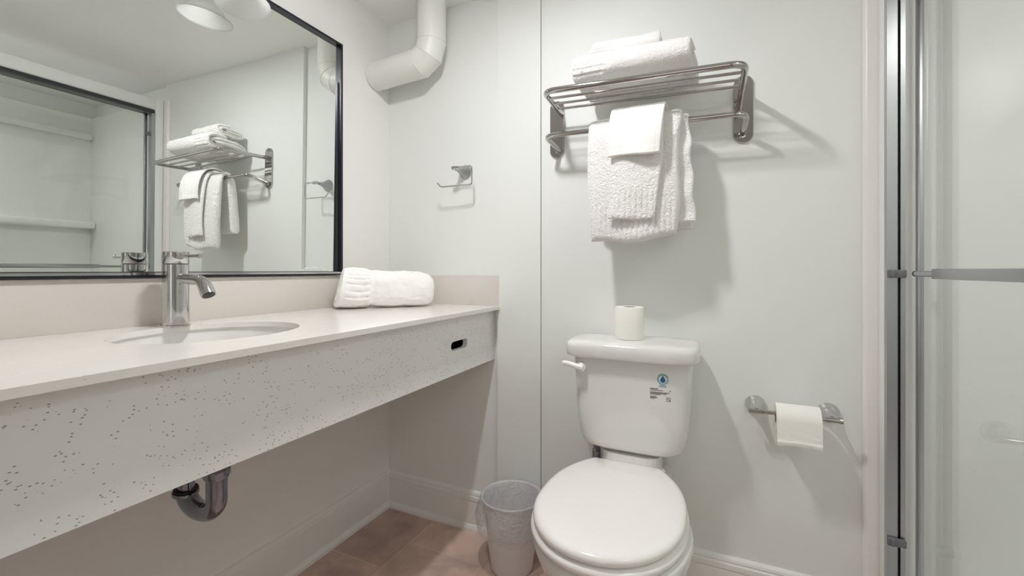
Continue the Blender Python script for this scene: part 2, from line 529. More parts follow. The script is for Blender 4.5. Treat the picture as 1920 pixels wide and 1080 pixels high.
bm = new(); box(bm, 1.668, 1.674, -1.51, -0.77, 0.10, 1.862); obj('outer_glass_panel', bm, M['glass'], t, smooth=False)
for zz in (0.9915, 0.330, 1.745):
    bm = new()
    box(bm, 1.6505, 1.688, -0.104, -0.094, zz-0.010, zz+0.010, 0.003)
    box(bm, 1.656, 1.664, -0.110, -0.100, zz-0.008, zz+0.008, 0.002)
    obj('bumper', bm, M['grey'], t, 'dark plastic bumper')
t = thing('shower_towel_bar', 'flat satin metal towel bar mounted along the shower glass', 'towel bar', (1.664, -0.45, 0.99))
bm = new(); box(bm, 1.660, 1.666, -0.76, -0.312, 0.9825, 1.0030, 0.002); obj('bar', bm, M['satin'], t)
for ya, yb in ((-0.222, -0.35), (-0.735, -0.80)):
    bm = new(); tube(bm, [(1.667, ya, 0.9925), (1.667, yb, 0.9925)], 0.0062, 20); obj('neck', bm, M['satin'], t)
bm = new(); tube(bm, [(1.667, -0.2165, 0.9925), (1.667, -0.2235, 0.9925)], 0.0066, 20); obj('end_cap', bm, M['dark'], t, 'dark end cap')
for yy in (-0.240, -0.79):
    bm = new(); tube(bm, [(1.669, yy, 0.9925), (1.7125, yy, 0.9925)], 0.004, 16); obj('standoff', bm, M['satin'], t)

# ------------------------------------------------------------------ ceiling lamp (lights the room)
t = thing('ceiling_lamp', 'flush ceiling lamp with two frosted light domes above the middle of the room', 'ceiling lamp', (0.758, -0.755, ZC))
bm = new(); box(bm, 0.693, 0.823, -0.925, -0.635, ZC-0.046, ZC, 0.006); obj('base_plate', bm, M['trimw'], t)
for yy in (-0.740, -0.825):
    bm = new()
    lathe(bm, [(0.035, 0.0), (0.035, 0.002), (0.032, 0.005), (0.024, 0.008), (0.010, 0.009)], (0.758, yy, ZC-0.046), (0, 0, -1), 32)
    obj('light_dome', bm, M['bulb'], t)

# ------------------------------------------------------------------ mirror
t = thing('wall_mirror', 'large rectangular wall mirror with a thin black frame above the vanity', 'mirror', (0, -1.1, 0.985))
Y0, Y1, Z0, Z1 = -0.2835, -2.05, 0.984, 1.826
TH = math.radians(0.5)
def mframe(x0, x1, inner, outer):
    b = new()
    yo0, yo1, zo0, zo1 = Y0 - outer, Y1 + outer, Z0 + outer, Z1 - outer
    yi0, yi1, zi0, zi1 = Y0 - inner, Y1 + inner, Z0 + inner, Z1 - inner
    O = [(yo0, zo0), (yo0, zo1), (yo1, zo1), (yo1, zo0)]
    I = [(yi0, zi0), (yi0, zi1), (yi1, zi1), (yi1, zi0)]
    V = {}
    for k, x in enumerate((x0, x1)):
        for nm, L in (('o', O), ('i', I)):
            V[nm, k] = [b.verts.new((x, y, z)) for y, z in L]
    for i in range(4):
        j = (i+1) % 4
        b.faces.new((V['o', 0][i], V['o', 0][j], V['o', 1][j], V['o', 1][i]))
        b.faces.new((V['i', 0][i], V['i', 0][j], V['i', 1][j], V['i', 1][i]))
        b.faces.new((V['o', 1][i], V['o', 1][j], V['i', 1][j], V['i', 1][i]))
        b.faces.new((V['o', 0][i], V['o', 0][j], V['i', 0][j], V['i', 0][i]))
    return b
obj('frame', mframe(0.001, 0.030, 0.008, 0.0), M['blackframe'], t, smooth=False)
bm = new(); box(bm, 0.0300, 0.0312, Y1, Y0, 0.9885, 0.9945); obj('bottom_edge_strip', bm, M['chrome'], t, 'bright metal strip along the bottom', smooth=False)
obj('inner_lip', mframe(0.002, 0.016, 0.0125, 0.0075), M['frameface'], t, 'grey inner lip', smooth=False)
bm = new()
def mx(z): return 0.010 + (z - 1.0) * math.tan(TH)
vs = [bm.verts.new((mx(z), y, z)) for y, z in ((Y0-0.008, Z0+0.008), (Y1+0.008, Z0+0.008), (Y1+0.008, Z1-0.008), (Y0-0.008, Z1-0.008))]
vb = [bm.verts.new((0.003, y, z)) for y, z in ((Y0-0.008, Z0+0.008), (Y1+0.008, Z0+0.008), (Y1+0.008, Z1-0.008), (Y0-0.008, Z1-0.008))]
bm.faces.new(vs); bm.faces.new(vb[::-1])
for i in range(4): bm.faces.new((vs[i], vb[i], vb[(i+1) % 4], vs[(i+1) % 4]))
obj('mirror_glass', bm, M['mirror'], t, smooth=False)

# ------------------------------------------------------------------ vanity light
t = thing('vanity_light', 'wall light above the mirror with frosted bell glass shades', 'wall light', (0.0, -0.87, 1.89))
bm = new(); box(bm, 0.0, 0.022, -1.02, -0.72, 1.862, 1.922, 0.006); obj('backplate', bm, M['chrome'], t)
for k, yy in enumerate((-0.703, -1.04)):
    ctr = Vector((0.098, yy, 1.7222))            # centre of the opening
    ax = Vector((0.110, -0.054 if k == 0 else 0.054, -1)).normalized()     # direction the opening faces
    top = ctr - ax * 0.085
    bm = new()
    pr = [(0.0885, 0.0), (0.0900, 0.002), (0.0885, 0.004), (0.076, 0.010), (0.061, 0.022), (0.049, 0.040), (0.040, 0.062), (0.034, 0.085),
          (0.031, 0.085), (0.037, 0.062), (0.046, 0.040), (0.058, 0.0225), (0.074, 0.0085), (0.0865, 0.001)]
    pr = [(0.0855, 0.0035), (0.0862, 0.0010), (0.0880, 0.0), (0.0898, 0.0012), (0.0895, 0.0035)] + pr[3:8]
    pr = [(r*0.763, h*0.9) for r, h in pr]
    lathe(bm, pr, ctr, -ax, 56, False, False)
    bmesh.ops.remove_doubles(bm, verts=bm.verts, dist=1e-5)
    obj('glass_shade', bm, M['shade'], t, 'frosted white bell shade', angle=60)
    bm = new(); lathe(bm, [(0.022, 0.044), (0.024, 0.056), (0.026, 0.078), (0.020, 0.096), (0.012, 0.104)], ctr, -ax, 32); obj('lamp_holder', bm, M['white'], t)
    bm = new()
    tube(bm, fillet([ctr - ax*0.10, ctr - ax*0.16, (0.01, (-0.78 if k == 0 else -0.96), 1.90)], 0.04), 0.007)
    obj('arm', bm, M['chrome'], t)

# ------------------------------------------------------------------ vanity counter
ZT = 0.867; XE = 0.540
t = thing('vanity_counter', 'long pale quartz vanity counter with a speckled front apron', 'counter', (0.25, -1.2, 0.66))
ell = [(0.263 + 0.160*math.cos(a), -0.877 + 0.178*math.sin(a)) for a in [2*PI*i/96 for i in range(96)]]
bm = holed([(0.001, -2.64), (XE, -2.64), (XE, -0.0005), (0.001, -0.0005)], ell, lambda x, y: (x, y, ZT), (0, 0, -0.0125))
obj('countertop', bm, M['quartz'], t, angle=30)
slot = []
for i in range(48):
    a = 2*PI*i/48
    cx_ = 0.036 if math.cos(a) > 0 else -0.036
    slot.append((-0.253 + cx_ + 0.0145*math.cos(a), 0.758 + 0.0145*math.sin(a)))
slot = [p for i, p in enumerate(slot)]
bm = holed([(-2.64, 0.665), (-0.0005, 0.665), (-0.0005, ZT-0.0130), (-2.64, ZT-0.0130)], slot, lambda y, z: (0.509, y, z), (-0.018, 0, 0))
obj('apron', bm, M['apron'], t, 'speckled front apron with a pull slot', angle=30)
bm = new()
box(bm, 0.44, 0.4905, -0.33, -0.18, 0.725, 0.727); box(bm, 0.44, 0.4905, -0.33, -0.18, 0.790, 0.792)
box(bm, 0.44, 0.4905, -0.332, -0.330, 0.725, 0.792); box(bm, 0.44, 0.4905, -0.18, -0.178, 0.725, 0.792)
box(bm, 0.438, 0.44, -0.332, -0.178, 0.725, 0.792)
obj('slot_shade_box', bm, M['black'], t, 'black box standing in for the shade behind the slot', smooth=False)  # black colour stands in for the shade inside the slot
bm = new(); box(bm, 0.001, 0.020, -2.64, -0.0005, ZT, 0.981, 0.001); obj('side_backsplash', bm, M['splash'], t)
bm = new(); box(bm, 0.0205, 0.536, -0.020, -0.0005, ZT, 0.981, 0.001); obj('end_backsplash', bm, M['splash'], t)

t = thing('sink', 'white oval undermount sink basin set in the quartz counter', 'sink', (0.263, -0.877, 0.72))
bm = new()
rg = []
for s, z in ((1.10, 0.854), (1.03, 0.854), (1.028, 0.848), (1.00, 0.82), (0.93, 0.775), (0.80, 0.742), (0.55, 0.722), (0.25, 0.714), (0.11, 0.712),
             (0.11, 0.704), (0.28, 0.706), (0.60, 0.713), (0.86, 0.734), (0.99, 0.77), (1.06, 0.82), (1.10, 0.845)):
    rg.append([Vector((0.263 + 0.160*s*math.cos(2*PI*i/64), -0.877 + 0.178*s*math.sin(2*PI*i/64), z)) for i in range(64)])
rg.append(rg[0])
loft(bm, rg, False, False); bmesh.ops.remove_doubles(bm, verts=bm.verts, dist=1e-5)
obj('basin', bm, M['china'], t, angle=50)
bm = new(); lathe(bm, [(0.024, 0.712), (0.024, 0.716), (0.016, 0.717), (0.015, 0.713)], (0.263, -0.877, 0), n=32); obj('drain', bm, M['chrome'], t)

# ------------------------------------------------------------------ faucet
FX, FY = 0.100, -0.865
t = thing('faucet', 'chrome single-lever basin faucet standing behind the sink', 'faucet', (FX, FY, ZT))
bm = new(); lathe(bm, [(0.0275, 0), (0.0295, 0.0005), (0.0295, 0.004), (0.027, 0.0055)], (FX, FY, ZT), n=48); obj('base_ring', bm, M['chrome'], t)
bm = new(); lathe(bm, [(0.0265, 0.005), (0.0265, 0.1465), (0.0255, 0.1475)], (FX, FY, ZT), n=64); obj('body', bm, M['chrome'], t)
bm = new(); lathe(bm, [(0.0245, 0.147), (0.0245, 0.1495)], (FX, FY, ZT), n=48); obj('joint_ring', bm, M['black'], t, 'black joint ring')
bm = new(); lathe(bm, [(0.0258, 0.149), (0.0265, 0.150), (0.0265, 0.1755), (0.0250, 0.177)], (FX, FY, ZT), n=64); obj('handle_cap', bm, M['chrome'], t)
bm = new()
p = [(FX+0.02, FY, 1.034), (FX+0.088, FY, 1.033), (FX+0.089, FY, 1.033), (FX+0.098, FY, 1.033)]
tube(bm, p, [0.0042, 0.0042, 0.0052, 0.0050], 20)
obj('lever', bm, M['chrome'], t)
bm = new()
path = fillet([(FX+0.01, FY, 0.981), (FX+0.105, FY, 0.977), (FX+0.127, FY, 0.944)], 0.03, 12)
nn = len(path)
rad = [0.0120 + 0.0030 * (i/(nn-1))**2 for i in range(nn)]
tube(bm, path, rad, 32, True)
bm.faces.ensure_lookup_table()
obj('spout', bm, M['chrome'], t, angle=40)
bm = new()
d = (path[-1] - path[-2]).normalized()
lathe(bm, [(0.0125, -0.0005), (0.0125, 0.0012)], path[-1], d, 32); obj('aerator', bm, M['dark'], t, 'dark aerator opening')

# ------------------------------------------------------------------ P-trap
t = thing('drain_trap', 'chrome drain pipe bend hanging below the vanity apron', 'drain pipe', (0.2, -0.872, 0.44))
bm = new()
pp = [(0.268, -0.872, 0.575), (0.268, -0.872, 0.53)] + [(0.2095 + 0.0585*math.cos(a), -0.872, 0.496 - 0.038*math.sin(a)) for a in [PI*0.95*i/30 for i in range(31)]]
tube(bm, pp, 0.0205, 32)
obj('bend', bm, M['trapchrome'], t)
bm = new()
lathe(bm, [(0.0235, 0.545), (0.0265, 0.552), (0.0265, 0.562), (0.0215, 0.566), (0.0215, 0.704)], (0.268, -0.872, 0), n=36)
obj('tailpiece', bm, M['trapchrome'], t)
bm = new()
lathe(bm, [(0.0205, 0.0), (0.0262, 0.003), (0.0270, 0.007), (0.0262, 0.011), (0.0215, 0.012)], (0.152, -0.872, 0.481), (0.10, 0, 1), 36)
obj('slip_nut', bm, M['trapchrome'], t)
bm = new()
lathe(bm, [(0.0240, 0.0), (0.0240, 0.004), (0.0180, 0.0045)], (0.1532, -0.872, 0.493), (0.10, 0, 1), 36)
obj('nut_gap', bm, M['black'], t, 'black ring standing in for the dark gap above the nut')  # black ring paints in the dark gap between nut and tube
bm = new()
tube(bm, fillet([(0.153, -0.872, 0.490), (0.155, -0.872, 0.585), (0.001, -0.872, 0.590)], 0.05, 12), 0.0175, 28)
obj('waste_arm', bm, M['trapchrome'], t)

# ------------------------------------------------------------------ duct pipe
t = thing('duct_pipe', 'white painted duct pipe elbowing from the ceiling into the left wall', 'pipe', (0.28, -0.085, ZC))
yp = -0.085
pts = [(0.281, yp, ZC-0.001), (0.281, yp, 1.874), (0.267, yp, 1.829), (0.229, yp, 1.803), (0.001, yp, 1.792)]
bm = new(); miter_tube(bm, pts, 0.0545); obj('duct', bm, M['pipe'], t, angle=12)
for i in (1, 2, 3):
    a, b, c = (Vector(pts[j]) for j in (i-1, i, i+1))
    tt = ((b-a).normalized() + (c-b).normalized()).normalized()
    k = 1 / (b-a).normalized().dot(tt)
    u = tt.cross(Vector((0, 1, 0))).normalized()
    bm = new()
    nseg = 48
    ring = [b + u*math.cos(2*PI*q/nseg)*0.0545*k + Vector((0, 1, 0))*math.sin(2*PI*q/nseg)*0.0545 for q in range(nseg)]
    rr = []
    for q in range(nseg + 1):
        P = ring[q % nseg]; out = (P - b).normalized()
        rr.append([P + out*0.0014*math.cos(2*PI*g/8) + tt*0.0014*math.sin(2*PI*g/8) for g in range(8)])
    loft(bm, rr, False, False); bmesh.ops.remove_doubles(bm, verts=bm.verts, dist=1e-6)
    obj('seam_bead', bm, M['pipe'], t)

# ------------------------------------------------------------------ open roll holder near the mirror
WY = -0.0005
t = thing('open_roll_holder', 'small chrome open-arm roll holder on the wall above the counter', 'roll holder', (0.380, 0, 1.384))
bm = new()
lathe(bm, [(0.0265, 0), (0.0275, 0.003), (0.024, 0.010), (0.016, 0.024), (0.0085, 0.044), (0.0065, 0.060)], (0.380, WY, 1.384), (-0.10, -1, 0.0), 40)
obj('mount', bm, M['satin'], t)
bm = new()
lathe(bm, [(0.0055, 0.0), (0.0075, 0.003), (0.0075, 0.012), (0.006, 0.020), (0.0075, 0.024)], (0.366, -0.076, 1.385), (1, 0.05, 0.0), 24)
obj('knob', bm, M['chrome'], t)
bm = new()
pts = fillet([(0.372, -0.073, 1.387), (0.449, -0.070, 1.387), (0.449, -0.070, 1.318), (0.315, -0.074, 1.318), (0.300, -0.074, 1.334)], 0.010, 6)
tube(bm, pts, 0.0029, 14); obj('wire_arm', bm, M['chrome'], t)

# ------------------------------------------------------------------ hotel towel rack
t = thing('towel_rack', 'polished metal shelf rack with a lower towel bar above the toilet', 'towel rack', (1.052, -0.016, 1.48))
YW = -0.0165
XL, XR = 0.764, 1.340
def stadium_plate(cx, z0, z1, hw, y0, y1):
    bm = new()
    ring = []
    for i in range(48):
        a = 2*PI*i/48
        zc = (z1-hw) if math.sin(a) >= 0 else (z0+hw)
        ring.append((math.cos(a), math.sin(a), zc))
    def rg(sc_, y): return [Vector((cx + hw*sc_*c, y, zc + hw*sc_*s)) for c, s, zc in ring]
    loft(bm, [rg(1.0, y0), rg(1.0, y0-0.003), rg(0.93, y1), rg(0.80, y1)])
    return bm
for cx, dz in ((XL, 0.0), (XR, -0.018)):
    pl = obj('wall_bracket', stadium_plate(cx, 1.392+dz, 1.592+dz, 0.0265, YW, YW-0.0075), M['nickel'], t)
    for zz in (1.412, 1.575):
        bm = new(); lathe(bm, [(0.0055, 0), (0.005, 0.0025), (0.002, 0.003), (0.0018, 0.0012)], (cx, YW-0.0074, zz+dz), (0, -1, 0), 20); obj('screw', bm, M['chrome'], pl)
YF = -0.240; ZR = 1.507
bm = new()
pts = fillet([(0.780, YW-0.004, 1.545), (0.796, YF, 1.538), (1.334, YF, 1.517), (1.334, YW-0.004, 1.523)], [0.040, 0.040], 12)
tube(bm, pts, 0.0088, 24); obj('shelf_rail', bm, M['nickel'], t)
for yy, zz in ((-0.185, 1.527), (-0.135, 1.528), (-0.085, 1.529)):
    bm = new(); tube(bm, [(0.786, yy, zz+0.010), (1.334, yy, zz-0.010)], 0.0042, 14); obj('shelf_rod', bm, M['nickel'], t)
YBAR = -0.130; ZBAR = 1.428
bm = new()
pts = fillet([(0.776, YW-0.004, 1.416), (0.757, YBAR, 1.440), (1.344, YBAR, 1.427), (1.338, YW-0.004, 1.400)], [0.035, 0.035], 12)
tube(bm, pts, 0.0080, 24); obj('towel_bar', bm, M['nickel'], t)

# ------------------------------------------------------------------ towels
def slab(path, x0, x1, t, nx=60, edge=0.01, disp=None, wave=None, tfun=None, bendx=None):
    """thick cloth swept along a 2D path (y,z), spanning x0..x1 (numbers or functions of s in 0..1)"""
    P = [Vector((p[0], p[1])) for p in path]
    n = len(P)
    L = [0]
    for i in range(1, n): L.append(L[-1] + (P[i]-P[i-1]).length)
    tot = L[-1]
    outer, inner = [], []
    for i in range(n):
        a = P[max(0, i-1)]; b = P[min(n-1, i+1)]
        d = (b-a).normalized(); nr = Vector((-d.y, d.x))
        s = L[i]/tot
        xa = x0(s) if callable(x0) else x0
        xb = x1(s) if callable(x1) else x1
        dl = min(L[i], tot-L[i])
        el = math.sqrt(max(0, 1-(1-min(1, dl/(t*0.6)))**2)) if t > 0 else 1
        ro, ri = [], []
        for j in range(nx):
            u = j/(nx-1)
            uu = 0.5 - 0.5*math.cos(PI*u)
            u = 0.6*u + 0.4*uu
            x = xa + (xb-xa)*u
            dx = min(u, 1-u)*(xb-xa)
            e = math.sqrt(max(0, 1-(1-min(1, dx/edge))**2))
            th = (tfun(s, u) if tfun else t) * 0.5 * max(0.06, e) * max(0.12, el)
            wv = wave(x, s, u) if wave else Vector((0, 0))
            dd = disp(x, s, u) if disp else 0.0
            q = P[i] + wv
            xo = x + (bendx(x, s, u) if bendx else 0)
            a_ = q + nr*(th + dd*e*el); b_ = q - nr*(th)
            ro.append(Vector((xo, a_.x, a_.y))); ri.append(Vector((xo, b_.x, b_.y)))
        outer.append(ro); inner.append(ri)
    bm = new()
    VO = [[bm.verts.new(p) for p in r] for r in outer]
    VI = [[bm.verts.new(p) for p in r] for r in inner]
    for i in range(n-1):
        for j in range(nx-1):
            bm.faces.new((VO[i][j], VO[i][j+1], VO[i+1][j+1], VO[i+1][j]))
            bm.faces.new((VI[i][j], VI[i+1][j], VI[i+1][j+1], VI[i][j+1]))
    for i in range(n-1):
        bm.faces.new((VO[i][0], VO[i+1][0], VI[i+1][0], VI[i][0]))
        bm.faces.new((VO[i][-1], VI[i][-1], VI[i+1][-1], VO[i+1][-1]))
    for j in range(nx-1):
        bm.faces.new((VO[0][j], VI[0][j], VI[0][j+1], VO[0][j+1]))
        bm.faces.new((VO[-1][j], VO[-1][j+1], VI[-1][j+1], VI[-1][j]))
    return bm

def resample(pts, n):
    pts = [Vector(p) for p in pts]
    L = [0]
    for a, b in zip(pts[:-1], pts[1:]): L.append(L[-1] + (b-a).length)
    out = []; k = 0
    for i in range(n):
        s = L[-1]*i/(n-1)
        while k < len(L)-2 and L[k+1] < s: k += 1
        f_ = (s-L[k])/max(1e-9, L[k+1]-L[k])
        out.append(pts[k].lerp(pts[k+1], min(1, f_)))
    return out

def smooth2(pts, it=3):
    P = [Vector(p) for p in pts]
    for _ in range(it):
        Q = [P[0]]
        for a, b in zip(P[:-1], P[1:]):
            Q.append(a.lerp(b, 0.25)); Q.append(a.lerp(b, 0.75))
        Q.append(P[-1]); P = Q
    return P

def terry_disp(amp, sc_, seed):
    return lambda x, s, u: amp*noise.noise(Vector((x*sc_+seed, s*sc_*0.4, seed*1.7)))

# bath towel over the bar: thick folded front and back
TG = 'towels hanging on the lower bar'
def bathtowel():
    # path goes from the front bottom up, over the bar and down the back (right-hand normal faces outwards)
    path = resample(smooth2([(-0.170, 1.088), (-0.172, 1.20), (-0.168, 1.32), (-0.160, 1.41), (-0.150, 1.446), (-0.130, 1.456), (-0.110, 1.444), (-0.098, 1.36), (-0.088, 1.27), (-0.080, 1.165)]), 150)
    def disp(x, s, u):
        d = 0.0022*noise.noise(Vector((x*16, s*9, 3.1))) + 0.0008*noise.noise(Vector((x*120, s*90, 7)))
        if s < 0.150:
            k = min(1, s/0.01, (0.150-s)/0.01)
            d += -0.0028*k + 0.0046*k*abs(math.sin(x*PI/0.0150))
        return d
    def wave(x, s, u):
        f_ = max(0, 1-s/0.42)
        return Vector((0.010*math.sin(u*7.5+0.8)*f_*f_ , (0.010*(u-0.35)**2*4 - 0.006)*max(0, 1-s/0.05) + 0.004*math.sin(u*9)*max(0, 1-s/0.2)))
    def tf(s, u):
        k = max(0.0, 1 - abs(s-0.535)/0.10)
        return (0.034 if s < 0.535 else 0.046)*(1-k) + 0.016*k
    bm = slab(path, lambda s: 0.912 + 0.012*max(0, 1-s/0.30), lambda s: 1.176 + 0.004*math.sin(s*14) - 0.012*max(0, 1-s/0.2), 0.034, 110, 0.016, disp, wave, tf)
    o = obj('bath_towel', bm, M['terry'], org=(1.05, -0.13, 1.45))
    return tag(o, 'thick white bath towel hung over the bar behind the smaller towels', 'towel', TG)
bt = bathtowel()
# open hem at the bottom: loop of the folded bath towel seen from the side
bm = slab(resample(smooth2([(-0.084, 1.118), (-0.083, 1.22), (-0.092, 1.33), (-0.100, 1.40)]), 50), lambda s: 1.04, lambda s: 1.206 - 0.012*s, 0.010, 60, 0.004,
          lambda x, s, u: 0.0015*noise.noise(Vector((x*30, s*8, 9))), lambda x, s, u: Vector((0.006*math.sin(x*45), 0)))
obj('back_flap', bm, M['terry'], bt, 'thinner rear flap of the towel')
# right-hand fold hanging beside the front face
bm = slab(resample(smooth2([(-0.150, 1.135), (-0.148, 1.20), (-0.146, 1.32), (-0.135, 1.42), (-0.126, 1.446), (-0.110, 1.43)]), 70), lambda s: 1.165 - 0.006*s, lambda s: 1.215 - 0.018*s + 0.003*math.sin(s*20), 0.016, 40, 0.008,
          lambda x, s, u: 0.0015*noise.noise(Vector((x*40, s*10, 2))), lambda x, s, u: Vector((0.004*math.sin(s*18), 0)))
obj('side_fold', bm, M['terry'], bt)

def handtowel():
    path = resample(smooth2([(-0.202, 1.146), (-0.202, 1.25), (-0.199, 1.34), (-0.189, 1.415), (-0.168, 1.456), (-0.132, 1.4715), (-0.098, 1.456), (-0.066, 1.41), (-0.060, 1.36)]), 130)
    def disp(x, s, u):
        d = 0.0015*noise.noise(Vector((x*18, s*9, 13.1))) + 0.0007*noise.noise(Vector((x*130, s*90, 7)))
        if s < 0.165:
            k = min(1, s/0.012, (0.165-s)/0.01)
            d += -0.0022*k + 0.0036*k*abs(math.sin(x*PI/0.0150))
        return d
    def wave(x, s, u):
        f_ = max(0, 1-s/0.5)
        return Vector((-0.006*math.sin(u*5.5)*f_, 0.004*math.sin(u*4+2)*max(0, 1-s/0.1)))
    bm = slab(path, lambda s: 0.985 + 0.003*math.sin(s*10) - 0.004*max(0, 1-s/0.2), lambda s: 1.134 - 0.024*max(0, 1-s/0.35), 0.014, 80, 0.008, disp, wave)
    o = obj('hand_towel', bm, M['terry'], org=(1.05, -0.14, 1.47))
    return tag(o, 'white hand towel with a ribbed hem draped over the middle of the bath towel', 'towel', TG)
handtowel()

def washcloth():
    path = resample(smooth2([(-0.224, 1.322), (-0.225, 1.36), (-0.218, 1.41), (-0.196, 1.458), (-0.164, 1.479), (-0.130, 1.485), (-0.096, 1.476), (-0.060, 1.44), (-0.050, 1.39)]), 100)
    def disp(x, s, u):
        d = 0.0012*noise.noise(Vector((x*25, s*9, 23.1))) + 0.0005*noise.noise(Vector((x*160, s*90, 7)))
        if 0.62 < u < 0.64 or 0.90 < u < 0.915: d -= 0.0010
        if s < 0.03: d += 0.0008
        return d
    def wave(x, s, u):
        f_ = max(0, 1-s/0.45)
        return Vector((0.007*math.sin(u*6.0+0.4)*f_, 0.003*math.sin(u*6)*max(0, 1-s/0.1)))
    bm = slab(path, lambda s: 0.986 + 0.004*s, lambda s: 1.128 + 0.010*min(1, s*2.5), 0.0075, 80, 0.004, disp, wave, lambda s, u: 0.0065 if s > 0.06 else 0.0095)
    o = obj('washcloth', bm, M['cloth'], org=(1.05, -0.14, 1.49))
    return tag(o, 'small white washcloth draped on top over the hanging hand towel', 'washcloth', None)
washcloth()

# folded towels on the shelf: spiral-folded strips
def folded(name, label, x0, x1, yc, zc, w_, h, th, turns, ribs_to, seed, tilt=0.0, skew=0.0, sag=0.0):
    pts = []
    steps = int(turns*60)
    for i in range(steps+1):
        a = 2*PI*turns*i/steps
        k = i/steps
        hw = (w_/2 - th/2) - (th*1.04)*turns*k
        hh = (h/2 - th/2) - (th*0.98)*turns*k
        hh = max(hh, 0.0015); 
        c, s = math.cos(a + PI*0.5), math.sin(a + PI*0.5)
        n_ = 2.9
        y = math.copysign(abs(c)**(2/n_), c)*hw
        z = math.copysign(abs(s)**(2/n_), s)*hh
        pts.append((yc + y, zc + z + tilt*y))
    pts = [Vector(p) for p in pts][::-1]
    path = resample(pts, 230)
    def disp(x, s, u):
        d = 0.0035*noise.noise(Vector((x*14+seed, s*22, seed))) + 0.0009*noise.noise(Vector((x*120, s*120, seed)))
        if x < ribs_to:
            k = min(1, (ribs_to-x)/0.006)
            d += k*(-0.0020 + 0.0034*abs(math.sin(s*230)))
        return d
    def wave(x, s, u):
        return Vector((0.004*noise.noise(Vector((x*9, s*5, seed+4))), skew*(u-0.5) + 0.004*noise.noise(Vector((x*8, s*7, seed+9))) - sag*(1-4*(u-0.5)**2)))
    bm = slab(path, lambda s: x0 + 0.006*math.sin(s*17+seed), lambda s: x1 + 0.007*math.sin(s*13+seed*2), th, 90, 0.010, disp, wave)
    o = obj(name, bm, M['terry'], org=((x0+x1)/2, yc, zc-h/2))
    return tag(o, label, 'towel', 'folded towels on the rack shelf')
folded('folded_bath_towel', 'thick folded white towel lying along the front of the rack shelf', 0.888, 1.214, -0.142, 1.583, 0.212, 0.092, 0.017, 2.3, 0.983, 3.0, tilt=-0.09)
folded('folded_hand_towel', 'smaller folded white towel stacked at the back on top of the shelf towel', 0.922, 1.118, -0.105, 1.660, 0.150, 0.066, 0.0130, 2.1, 0.985, 11.0, tilt=-0.05)

# rolled towel on the counter
def rolled():
    A = Vector((0.083, -0.345, ZT + 0.071)); B = Vector((0.290, -0.098, ZT + 0.060))
    ax = (B-A); L = ax.length; ax.normalize()
    side = Vector((ax.y, -ax.x, 0)).normalized()
    up = Vector((0, 0, 1))
    bm = new()
    rings = []
    ns, nc = 120, 220
    for i in range(ns):
        u = i/(ns-1)
        c = A + (B-A)*u
        e0 = min(1, u/0.012); e1 = min(1, (1-u)/0.14)
        rr = math.sqrt(max(0, 1-(1-e0)**2))*0.10+0.90 if e0 < 1 else 1
        r2 = math.sqrt(max(0.0, 1-(1-e1)**2))*0.45+0.55 if e1 < 1 else 1
        base = 0.0735 - 0.008*u
        neck = -0.0035*math.exp(-((u-0.31)/0.035)**2)
        ring = []
        for k in range(nc):
            a = 2*PI*k/nc
            ca, sa = math.cos(a), math.sin(a)
            n_ = 2.35
            x = math.copysign(abs(ca)**(2/n_), ca); z = math.copysign(abs(sa)**(2/n_), sa)
            r = (base+neck)*rr*r2
            r += 0.0062*noise.noise(Vector((u*5, ca*1.6, sa*1.6))) + 0.0022*noise.noise(Vector((u*14+5, ca*4, sa*4))) + 0.0006*noise.noise(Vector((u*90+5, ca*26, sa*26)))
            if u < 0.29:
                kk = max(0, min(1, (0.29-u)/0.03, (u-0.035)/0.01))
                r += kk*(-0.004+0.0065*math.sqrt(abs(math.sin(a*12 + 1.2*math.sin(u*9)))))
            # spiral overlap edge
            da = (a - 1.25*PI) % (2*PI)
            r += 0.006*(da/(2*PI)) - 0.003
            p = c + side*(x*r*1.03) + up*(z*r*0.95)
            if u < 0.08: p = p - ax*(0.018*(1-u/0.08)*(0.4-sa)*0.9)
            p.z = max(p.z, ZT+0.0008)
            p.x = max(p.x, 0.0215)
            ring.append(p)
        rings.append(ring)
    # cupped ends with inner spiral steps
    def inner(ring, c, dirv, specs):
        out = []
        for s, dep in specs:
            out.append([c + (p-c)*s + dirv*dep for p in ring])
        return out
    cA = sum(rings[0], Vector())/nc; cB = sum(rings[-1], Vector())/nc
    pre = inner(rings[0], cA, ax, [(0.0005, 0.004), (0.22, 0.010), (0.26, 0.001), (0.42, 0.001), (0.46, 0.012), (0.50, 0.001), (0.68, 0.0), (0.72, 0.014), (0.77, 0.002), (0.93, -0.001)])
    post = inner(rings[-1], cB, -ax, [(0.92, -0.001), (0.80, 0.0), (0.76, 0.006), (0.72, 0.0), (0.5, -0.002), (0.46, 0.006), (0.42, 0.0), (0.2, -0.002), (0.0005, 0.0)])
    loft(bm, pre + rings + post)
    o = obj('rolled_towel', bm, M['terry_soft'], org=(0.18, -0.21, ZT), angle=60)
    return tag(o, 'rolled white towel with a ribbed end lying in the corner of the counter', 'towel')
rolled()

